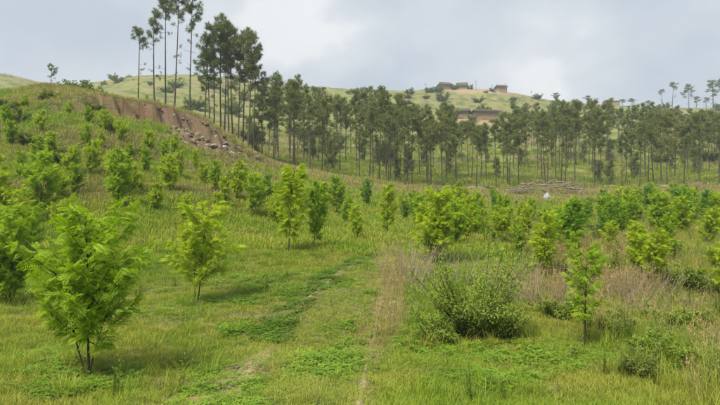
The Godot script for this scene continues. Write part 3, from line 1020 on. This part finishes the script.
func young_trees() -> void:
	for k in 5: fronds.append(frond(rf(0.19, 0.26), 8 + k % 3, rf(0.2, 0.6)))
	# each kind two metres tall
	var kinds := [
		[sapling(2.0, 0.66, 0.22, 26, 3, 0.62), sapling(2.0, 0.68, 0.26, 24, 2, 0.66)],     # 0 wide, several stems
		[sapling(2.0, 0.32, 0.16, 24, 1, 1.0), sapling(2.0, 0.28, 0.14, 26, 1, 0.95)],    # 1 upright, narrow
		[sapling(2.0, 0.38, 0.14, 24, 2, 1.05), sapling(2.0, 0.42, 0.18, 22, 2, 0.95)],   # 2 dense
		[sapling(2.0, 0.3, 0.3, 16, 1, 0.75)],                                            # 3 slender, open
		[sapling(2.0, 0.48, 0.08, 26, 3, 0.9), sapling(2.0, 0.44, 0.1, 22, 4, 0.85)],     # 4 bushy, low
		[sapling(2.0, 0.34, 0.12, 22, 2, 1.0), sapling(2.0, 0.3, 0.2, 20, 2, 0.9)]]       # 5 upright, two stems
	var tint := {"": mats.sapling, "y": mats.sapling_yellow, "d": mats.sapling_deep}
	# bearing, reach, height, kind, tint, label
	var named := [
		[88, 6.7, 2.0, 0, "", "large feathery young tree with a slim dark stem in the open grass"],
		[10, 11.3, 1.95, 4, "", "wide young tree with dark lower twigs behind the large feathery one"],
		[197, 11.5, 1.95, 0, "y", "yellow-green young tree with spreading crown on a thin bare stem"],
		[289, 16.6, 2.6, 1, "y", "tallest narrow young tree beside the track, paler of the pair"],
		[313, 17.8, 2.15, 1, "", "narrow young tree just behind the tall pale one, darker of the pair"],
		[358, 20.5, 1.4, 5, "y", "small pale sapling alone in the grass beyond the track"],
		[388, 23.0, 2.15, 1, "y", "single bright young tree at the far end of the track"],
		[435, 15.7, 2.1, 4, "y", "broad bright young tree rising out of dry stems behind the leafy bush"],
		[541, 13.8, 1.68, 5, "y", "bright young tree next to a dark green one in dry weeds"],
		[572, 17.0, 1.75, 2, "d", "dark green dense young tree close behind a bright one"],
		[585, 8.2, 1.5, 3, "", "slender open young tree in front of the brown dry brush"],
		[640, 13.6, 1.25, 4, "y", "low yellow-green young tree with layered twigs above dry brush"],
		[38, 20.0, 2.6, 2, "", "dense rounded young tree at the foot of the left slope"],
		[118, 22.0, 2.3, 5, "", "upright young tree on the lower left slope"],
		[105, 37.0, 1.6, 2, "y", "small bright bushy tree high on the slope under the slipped bank"],
		[366, 40.0, 1.9, 2, "d", "dark dense young tree near the foot of the pine trunks"],
		[337, 33.0, 2.3, 2, "", "full young tree on the rise below the pines"],
		[715, 14.6, 0.75, 4, "y", "knee-high bright sapling in straw-coloured grass"]]
	for a in named:
		var p := spot(a[0], a[1])
		var s: float = a[2] / 2.0
		grow("young_tree", kinds[a[3]][rng.randi() % kinds[a[3]].size()], tint[a[4]], mats.bark, p, rf(0, TAU), Vector3(s, s, s), a[5], "young tree", "", "foliage")
	var left := [[3, 20, 1.8, 4, "y"], [60, 23, 1.3, 2, "y"], [155, 22, 1.15, 4, "y"], [187, 21, 1.2, 5, "y"], [170, 26, 1.8, 2, "y"], [90, 27, 1.8, 2, "y"], [74, 24, 1.3, 4, ""], [165, 34, 1.3, 5, ""], [128, 31, 1.0, 4, ""], [237, 27, 1.9, 5, "y"], [252, 24.5, 1.8, 2, ""], [265, 29, 1.4, 2, "d"], [20, 26, 1.4, 5, ""], [140, 25, 0.9, 4, "y"], [-30, 18, 2.0, 5, ""], [-12, 14, 1.6, 4, ""], [20, 17, 1.7, 5, "y"], [52, 31, 1.3, 4, "y"], [205, 30, 1.2, 2, "y"], [218, 24, 0.9, 4, "y"], [100, 33, 1.2, 5, "y"], [146, 29, 1.3, 2, ""], [275, 24, 1.3, 4, "y"], [305, 31, 1.5, 5, "y"], [128, 24, 1.5, 2, "y"], [28, 15, 1.5, 5, ""], [58, 18, 1.2, 3, "y"], [70, 27, 1.6, 5, "y"], [36, 29, 1.5, 2, ""], [10, 33, 1.5, 4, ""], [112, 26, 1.6, 1, "y"], [180, 30, 1.6, 1, "y"], [216, 28, 1.7, 5, ""], [228, 25, 1.5, 1, "y"], [150, 35, 1.4, 4, "y"], [85, 33, 1.4, 2, ""], [260, 26, 1.7, 1, "y"], [284, 30, 1.6, 1, ""], [-6, 23, 1.9, 2, "y"], [42, 36, 1.5, 2, "y"], [24, 44, 1.4, 4, "y"], [68, 41, 1.3, 5, "y"], [120, 35, 1.5, 2, "y"], [88, 40, 1.2, 4, ""], [175, 38, 1.4, 5, "y"], [8, 38, 1.6, 2, ""], [196, 34, 1.3, 1, "y"]]
	for a in left:
		var s: float = a[2] / 2.0
		grow("young_tree", kinds[a[3]][rng.randi() % kinds[a[3]].size()], tint[a[4]], mats.bark, spot(a[0], a[1]), rf(0, TAU), Vector3(s, s, s), sapling_look(a) + (" high on the left slope below the slipped bank" if a[1] > 23.0 else " low on the left grassy slope"), "young tree", "young trees on the left slope", "foliage")
	var right := [[412, 35, 1.6, 2, ""], [455, 36, 2.2, 1, ""], [475, 25, 1.8, 4, "y"], [500, 23, 1.9, 2, ""], [520, 30, 1.7, 5, "y"], [588, 38, 1.4, 2, "d"], [605, 16.5, 1.25, 3, "y"], [630, 30, 1.9, 2, ""], [660, 27, 2.0, 4, ""], [690, 34, 2.0, 2, ""], [712, 27, 2.3, 5, "d"], [606, 32, 1.7, 4, ""], [735, 22, 1.9, 4, ""], [486, 19, 1.4, 3, ""], [300, 29, 1.6, 2, ""], [322, 26, 1.2, 4, "d"], [345, 27, 1.3, 5, ""], [455, 19.5, 1.6, 5, ""]]
	for k in 22:
		right.append([rf(500, 760), rf(10.5, 21.0), rf(0.8, 1.7), [1, 3, 5, 5][k % 4], ["", "y", "y"][k % 3]])
	for k in 175:
		right.append([rf(398, 750), lerpf(20.0, 52.0, pow(rng.randf(), 0.75)), rf(1.1, 2.6), [1, 2, 2, 4, 5, 5][rng.randi() % 6], ["", "", "", "y", "y", "y", "d"][rng.randi() % 7]])
	var placed := []
	for a in right:
		var p := spot(a[0], a[1])
		var free := true
		for q in placed:
			if p.distance_to(q) < 1.0: free = false
		# the heap, the sack and the foot of the plantation stay in the open
		if a[0] > 500.0 and a[0] < 600.0 and (a[1] > 18.0 or absf(a[0] - 547.0) < 14.0):
			a[2] = minf(a[2], (MID - (208.0 if absf(a[0] - 547.0) < 14.0 else rf(195.0, 207.0))) / FOCAL * a[1] - p.y)
		else:
			a[2] = minf(a[2], (MID - rf(181.0, 203.0)) / FOCAL * a[1] - p.y)
		if not free or a[2] < 0.5: continue
		placed.append(p)
		var s: float = a[2] / 2.0
		grow("young_tree", kinds[a[3]][rng.randi() % kinds[a[3]].size()], tint[a[4]], mats.bark, p, rf(0, TAU), Vector3(s, s, s), sapling_look(a) + (" between the track and the pines" if a[0] < 450.0 else (" in front of the felled branch heap" if a[0] < 600.0 else " in the field below the boulders")), "young tree", "young trees crowding the field", "foliage")

# ---------------------------------------------------------------- shrubs, brush
func shrubs_and_brush() -> void:
	var big := shrub(1.2, 0.9, 70, 0.06, 105)
	grow("leafy_bush", big, mats.shrub, mats.bark, spot(472, 9.0), 0.3, Vector3(1, 1, 1), "large dark leafy bush with glossy oval leaves in the middle of the field", "bush", "", "foliage")
	var side := shrub(0.7, 0.6, 34, 0.06, 70)
	for a in [[437, 8.6, 0.8, "low leafy bush growing against the large dark one, on its track side"], [506, 8.9, 0.85, "low leafy bush growing against the large dark one, on its brush side"], [640, 6.6, 0.55, "pale sprawling bush with small leaves in the near weeds"], [608, 14.5, 1.0, "rounded bush at the foot of the dry brush"]]:
		grow("leafy_bush", side, mats.shrub if a[1] > 7.0 else mats.scrub, mats.bark, spot(a[0], a[1]), rf(0, TAU), Vector3.ONE * a[2], a[3], "bush", "", "foliage")
	var low := []
	for k in 3: low.append(shrub(0.9, 0.85, 34, 0.10, 100))
	for a in [[50, 47, 1.2], [20, 40, 1.2], [30, 33, 1.0], [62, 29, 0.9], [140, 33, 0.8], [228, 33, 1.0], [270, 33, 1.2], [285, 36, 1.1], [330, 42, 1.0], [8, 45, 1.2], [-20, 36, 1.5], [95, 44, 1.0], [112, 38, 1.0]]:
		grow("hill_shrub", low[rng.randi() % 3], mats.scrub, mats.bark, spot(a[0], a[1]), rf(0, TAU), Vector3(1.25, 0.9, 1.25) * a[2], "low grey-green shrub on the left hillside below the crest", "shrub", "shrubs on the left hillside", "foliage")
	for k in 34:
		var u := rf(430, 745)
		var d := rf(14, 50)
		grow("field_shrub", low[rng.randi() % 3], [mats.scrub, mats.shrub][rng.randi() % 2], mats.bark, spot(u, d), rf(0, TAU), Vector3(1.1, 0.8, 1.1) * rf(0.5, 1.0), "low olive shrub among the young trees of the right field", "shrub", "shrubs in the right field", "foliage")
	for k in 130:
		var u := 0.0
		var d := 0.0
		for t in 12:
			u = rf(80, 740)
			d = rf(90, 264)
			var q := spot(u, d)
			if terrace(q.x, d, q.y) > 0.55 and patches.get_noise_2d(q.x * 0.15, d * 0.15) > -0.1: break
		grow("far_shrub", low[rng.randi() % 3], mats.scrub, mats.bark, spot(u, d), rf(0, TAU), Vector3(2.4, rf(1.4, 2.6), 2.4) * rf(0.5, 1.6), ("small" if d > 190.0 else "broad") + " dark shrub on a terrace edge of the far hill" + (" near the huts" if absf(u - 470.0) < 60.0 else (" behind the tall pines" if u < 300.0 else "")), "shrub", "shrubs on the far hill", "foliage")
	for a in [[72, 75, 1.7], [80, 77, 2.2], [88, 74, 1.8]]:
		grow("crest_bush", low[rng.randi() % 3], mats.scrub, mats.bark, spot(a[0], a[1]) , rf(0, TAU), Vector3(1.9, 1.4, 1.9) * a[2], "tall bush in the clump behind the tan crest", "bush", "bushes behind the crest", "foliage")
	for a in [[440, 254, 1.0], [455, 256, 1.25], [470, 257, 1.1], [492, 255, 0.8]]:
		grow("hut_bush", low[rng.randi() % 3], mats.scrub, mats.bark, spot(a[0], a[1]), rf(0, TAU), Vector3(2.6, 2.3, 2.6) * a[2], "dark bush crowding the huts on the ridge", "bush", "bushes beside the ridge huts", "foliage")
	for a in [[600, 9.6, 0.6], [622, 9.2, 0.5], [668, 9.8, 0.7], [700, 9.4, 0.6], [560, 10.6, 0.6], [680, 13.0, 0.9], [716, 12.4, 0.8], [575, 13.5, 0.8], [655, 7.6, 0.5], [704, 6.9, 0.45]]:
		grow("field_shrub", low[rng.randi() % 3], [mats.scrub, mats.shrub][rng.randi() % 2], mats.bark, spot(a[0], a[1]), rf(0, TAU), Vector3(1.0, 0.8, 1.0) * a[2], "small olive shrub in the tall weeds around the slender open tree", "shrub", "shrubs in the near weeds", "foliage")
	# dry twiggy brush
	var brown := [dry_brush(0.85, 1.1, 46).mesh(), dry_brush(1.15, 0.9, 20).mesh()]
	for a in [[632, 11.8, 1.0, 0], [655, 12.6, 0.95, 0], [612, 12.0, 0.8, 0], [642, 10.4, 0.7, 0], [690, 11.2, 0.7, 0], [712, 8.2, 0.6, 0]]:
		var o := part(numbered("dry_brush"), brown[a[3]], mats.brush, self)
		o.transform = Transform3D(Basis(Vector3.UP, rf(0, TAU)).scaled_local(Vector3.ONE * a[2]), spot(a[0], a[1]))
		tag(o, "tangle of brown leafless brush beside the yellow-green layered tree", "brush", "brown brush in the right field")
	for a in [[408, 12.6, 1.05], [418, 11.8, 1.0], [428, 13.2, 1.1], [402, 13.6, 0.9], [414, 14.2, 1.0], [530, 11.6, 1.0], [520, 12.4, 1.05], [545, 11.0, 0.9], [560, 12.2, 0.9], [512, 11.6, 0.9], [490, 12.4, 1.0], [455, 12.8, 1.0]]:
		var o := part(numbered("dead_shrub"), brown[1], mats.brush, self)
		o.transform = Transform3D(Basis(Vector3.UP, rf(0, TAU)).scaled_local(Vector3.ONE * a[2]), spot(a[0], a[1]))
		tag(o, "upright grey-brown dead shrub of thin stems around the large leafy bush", "dead shrub", "dead shrubs around the leafy bush")

# ---------------------------------------------------------------- rocks, cut branches
func rocks_and_wood() -> void:
	var shapes := []
	for k in 5: shapes.append(rock(Vector3(rf(0.35, 0.55), rf(0.22, 0.4), rf(0.3, 0.5)), 40 + k))
	var n := 0
	var tries := 0
	while n < 290 and tries < 16000:
		tries += 1
		var x := rf(-22.0, -7.5)
		var d := scar_line(x) + rf(-8.5, 0.8)
		if scar_soil(x, d) < 0.4 or (x < -16.5 and rng.randf() < 0.85): continue
		n += 1
		var o := part(numbered("rock"), shapes[rng.randi() % 5], [mats.stone, mats.brown_stone, mats.stone, mats.brown_stone, mats.pale_stone][mini(rng.randi() % 9, 4) if rng.randf() < 0.3 else rng.randi() % 4], self)
		var s := rf(0.15, 0.5)
		if rng.randf() < 0.08: s = rf(0.6, 0.9)
		o.transform = Transform3D(Basis.from_euler(Vector3(rf(-0.3, 0.3), rf(0, TAU), rf(-0.3, 0.3))).scaled_local(Vector3.ONE * s), Vector3(x, ground(x, d) - 0.02 * s, -d))
		tag(o, "tan stone lying on the bare earth of the slipped bank", "rock", "stones on the slipped bank")
	for a in [[486, 63.5, 1.5, "pale_stone", "whitish boulder resting on a slab at the foot of the pines"], [478, 62.5, 2.2, "stone", "long grey slab of rock under the whitish boulder"], [665, 64.5, 2.4, "stone", "broad grey boulder between pine trunks on the right"], [694, 63.0, 1.9, "brown_stone", "dark boulder at the right end of the plantation edge"], [610, 66.0, 1.2, "pale_stone", "small pale boulder between the pine trunks"]]:
		var o := part(numbered("boulder"), shapes[rng.randi() % 5], mats[a[3]], self)
		var p := spot(a[0], a[1])
		o.transform = Transform3D(Basis(Vector3.UP, rf(-0.4, 0.4)).scaled_local(Vector3(a[2] * 1.5, a[2] * 0.75, a[2])), p + Vector3(0, 0.12, 0))
		tag(o, a[4], "boulder")
	# the heap of felled branches at the head of the field
	for k in 38:
		var u := rf(514, 588)
		var d := rf(56.0, 60.5)
		var p := spot(u, d)
		var long := rf(1.6, 3.6)
		var b := Build.new()
		var r := rf(0.035, 0.085)
		var pts := curve(Vector3(-long * 0.5, 0, 0), Vector3(1, rf(-0.05, 0.3), rf(-0.3, 0.3)), long, rf(-0.25, 0.1), 6, 0.12)
		b.tube(pts, [r, r * 0.95, r * 0.85, r * 0.72, r * 0.6, r * 0.45, r * 0.3], 6, vary(Color(1, 1, 1), 0.25))
		for q in 4:
			var at := rng.randi_range(2, 5)
			b.tube(curve(pts[at], Vector3(rf(0.2, 1), rf(0.0, 0.9), rf(-0.8, 0.8)), rf(0.5, 1.3), -0.1, 3, 0.15), [r * 0.4, r * 0.3, r * 0.2, r * 0.1], 4, vary(Color(0.9, 0.9, 0.9), 0.2))
		var o := part(numbered("felled_branch"), b.mesh(), mats.dead_wood if k % 3 else mats.grey_wood, self)
		var heap := 1.1 * (1.0 - pow((u - 551.0) / 40.0, 2.0))
		o.transform = Transform3D(Basis.from_euler(Vector3(0, (rf(-0.7, 0.7)), rf(-0.2, 0.2))), p + Vector3(0, maxf(heap * rng.randf(), 0.0) + r, 0))
		tag(o, "felled bare branch in the brush heap at the foot of the pines", "branch", "felled branches in the heap")
	# a small white bundle left between the saplings and the heap
	var p := spot(547.5, 51.0)
	var o := thing("white_sack", p, "small white sack standing in front of the felled branch heap", "sack")
	var b := Build.new()
	b.tube([Vector3(0, -0.05, 0), Vector3(0.02, 0.15, 0), Vector3(0, 0.45, 0.02), Vector3(-0.02, 0.62, 0), Vector3(0.02, 0.7, 0)], [0.2, 0.27, 0.25, 0.14, 0.06], 10, Color(1, 1, 1))
	part("bag", b.mesh(), mats.bag, o)
	var c := Build.new()
	c.tube([Vector3(-0.24, -0.05, 0.05), Vector3(-0.26, 0.2, 0.05), Vector3(-0.23, 0.45, 0.05), Vector3(-0.15, 0.6, 0.04)], [0.12, 0.15, 0.12, 0.05], 8, Color(1, 1, 1))
	part("side_pouch", c.mesh(), mats.bag_blue, o)
	var e := Build.new()
	e.tube([Vector3(0.02, 0.05, 0.19), Vector3(0.02, 0.25, 0.2), Vector3(0.02, 0.42, 0.19)], [0.08, 0.1, 0.06], 8, Color(1, 1, 1))
	part("dark_patch", e.mesh(), mats.bag_dark, o)
	o.scale = Vector3.ONE * 1.0

# ---------------------------------------------------------------- grass and weeds
func grass_tint(x: float, d: float) -> Color:
	var n := patches.get_noise_2d(x, d)
	var n2 := fine.get_noise_2d(x * 0.8 + 31.0, d * 0.8)
	var c := Color(0.255, 0.345, 0.035).lerp(Color(0.365, 0.365, 0.062), clampf(0.42 + n * 1.0 + n2 * 0.7, 0.0, 1.0))
	if d > 40.0:
		var tan := smoothstep(0.0, 2.0, d - scar_line(x)) * smoothstep(-9.0, -14.0, x) * smoothstep(-35.0, -28.0, x)
		tan = maxf(tan, 0.8 * smoothstep(46.0, 54.0, d) * (1.0 - smoothstep(60.0, 70.0, d)) * smoothstep(-16.0, -10.0, x))
		c = c.lerp(Color(0.42, 0.325, 0.17), clampf(tan * (0.9 + n2), 0.0, 0.92))
	return vary(c, 0.14)

func grasses() -> void:
	var short := []
	for k in 3: short.append(tuft(38, 0.15, 0.04, 0.15, 0.0055, 0.07))
	var tall := []
	for k in 3: tall.append(tuft(30, 0.13, 0.2, 0.52, 0.0065, 0.2))
	var wide := []
	for k in 3: wide.append(tuft(38, 0.42, 0.07, 0.26, 0.020, 0.10))
	var stems := []
	for k in 3: stems.append(seed_stems(14, 0.16, 0.45, 0.95))
	var herbs := []
	for k in 4: herbs.append(herb([44, 30, 22, 34][k], 0.17, [0.07, 0.10, 0.13, 0.08][k], [0.022, 0.034, 0.05, 0.028][k]))
	var weeds := []
	for k in 3: weeds.append(weed([0.45, 0.6, 0.38][k]))
	var s_short := []
	var s_tall := []
	var s_wide := []
	var s_stem := []
	var s_herb := []
	var s_weed := []
	# bands: from, to, tries per square metre
	for band in [[3.6, 10.0, 150.0], [10.0, 18.0, 90.0], [18.0, 30.0, 34.0]]:
		var area: float = 0.8 * (band[1] * band[1] - band[0] * band[0])
		for k in int(area * band[2]):
			var d := sqrt(lerpf(band[0] * band[0], band[1] * band[1], rng.randf()))
			var x := rf(-0.8, 0.8) * d
			var bare := maxf(blobs(BARE, x, d), on_track(x, d) * 0.75)
			if rng.randf() < maxf(bare * 0.9 - 0.12, 0.0) * (0.9 if d < 8.6 else 0.35): continue
			var lush := blobs(LUSH, x, d)
			var straw := blobs(STRAW, x, d)
			var n := fine.get_noise_2d(x * 0.6 - 70.0, d * 0.6)
			var right := smoothstep(2.2, 4.2, x - d * 0.08) + smoothstep(-5.5, -7.5, x) * 0.4
			var driven := lane(x, d)
			var rut := absf(x - track_x(TRACK_A, d) + 0.15)
			if d > 8.8 and rut < 0.34 and rng.randf() < 0.75:
				s_herb.append([stand(x, d, rf(0.7, 1.0), 0.6), vary(Color(0.15, 0.27, 0.028), 0.18)])
				continue
			if rng.randf() < lush * (0.42 + fine.get_noise_2d(x * 2.4, d * 2.4) * 0.9) or (n > 0.25 and rng.randf() < 0.3):
				var g := vary(Color(0.20, 0.33, 0.03), 0.22)
				s_herb.append([stand(x, d, rf(0.55, 1.2), rf(0.5, 1.1)), g])
				continue
			if rng.randf() < (straw * 0.42 + right * 0.05) * (1.0 - 0.6 * driven) + 0.0008:
				var c := vary(Color(0.36, 0.285, 0.135), 0.18)
				s_stem.append([stand(x, d, rf(0.45, 0.85) + right * 0.15, rf(0.6, 1.0)), c])
				if rng.randf() < 0.6: continue
			if rng.randf() < (0.02 + right * 0.22 + smoothstep(0.1, 0.5, n) * 0.06) * (1.0 - 0.9 * driven):
				s_tall.append([stand(x, d, rf(0.5, 0.9) + right * 0.2), grass_tint(x, d)])
				if rng.randf() < 0.12 + right * 0.14:
					s_weed.append([stand(x + rf(-0.1, 0.1), d, rf(0.6, 1.1)), vary(Color(0.16, 0.22, 0.045), 0.2)])
				continue
			var c := grass_tint(x, d)
			c = c.lerp(Color(0.40, 0.32, 0.145), straw * 0.6)
			c = c.lerp(vary(Color(0.37, 0.385, 0.07), 0.15), driven * 0.6)
			s_short.append([stand(x, d, rf(0.6, 1.1) * (1.0 if d < 14.0 else 1.35), rf(0.55, 1.0) * (1.0 - 0.4 * driven)), c])
	for band in [[17.0, 34.0, 22.0], [34.0, 62.0, 9.0], [62.0, 118.0, 1.4]]:
		var area: float = 0.8 * (band[1] * band[1] - band[0] * band[0])
		for k in int(area * band[2]):
			var d := sqrt(lerpf(band[0] * band[0], band[1] * band[1], rng.randf()))
			var x := rf(-0.8, 0.8) * d
			if d < 22.0 and rng.randf() < on_track(x, d): continue
			if rng.randf() < scar_soil(x, d) * 0.97: continue
			var right := smoothstep(3.0, 9.0, x)
			var c := grass_tint(x, d)
			if rng.randf() < right * 0.1 or (x < -6.0 and d > 22.0 and patches.get_noise_2d(x * 0.5, d * 0.5 + 90.0) + rf(-0.3, 0.3) > 0.05): c = vary(Color(0.34, 0.28, 0.125), 0.2)
			s_wide.append([stand(x, d, rf(0.7, 1.25) * (1.0 if d < 34.0 else (1.45 if d < 62.0 else 2.3)), rf(0.6, 1.15)), c])
	scatter("grass", "short yellow-green grass covering the field", "grass", short, mats.grass, s_short)
	scatter("tall_grass", "taller green grass standing among the weeds", "grass", tall, mats.grass, s_tall)
	scatter("hill_grass", "rough olive grass covering the slopes", "grass", wide, mats.grass, s_wide)
	scatter("dry_grass", "straw-coloured seeding grass beside the track and in the right field", "dry grass", stems, mats.straw, s_stem)
	scatter("clover", "bright green low leafy ground cover in patches", "ground cover", herbs, mats.grass, s_herb)
	scatter("weeds", "leafy upright weeds among the grass", "weeds", weeds, mats.grass, s_weed)
	print("counts ", s_short.size(), " ", s_tall.size(), " ", s_wide.size(), " ", s_stem.size(), " ", s_herb.size(), " ", s_weed.size())
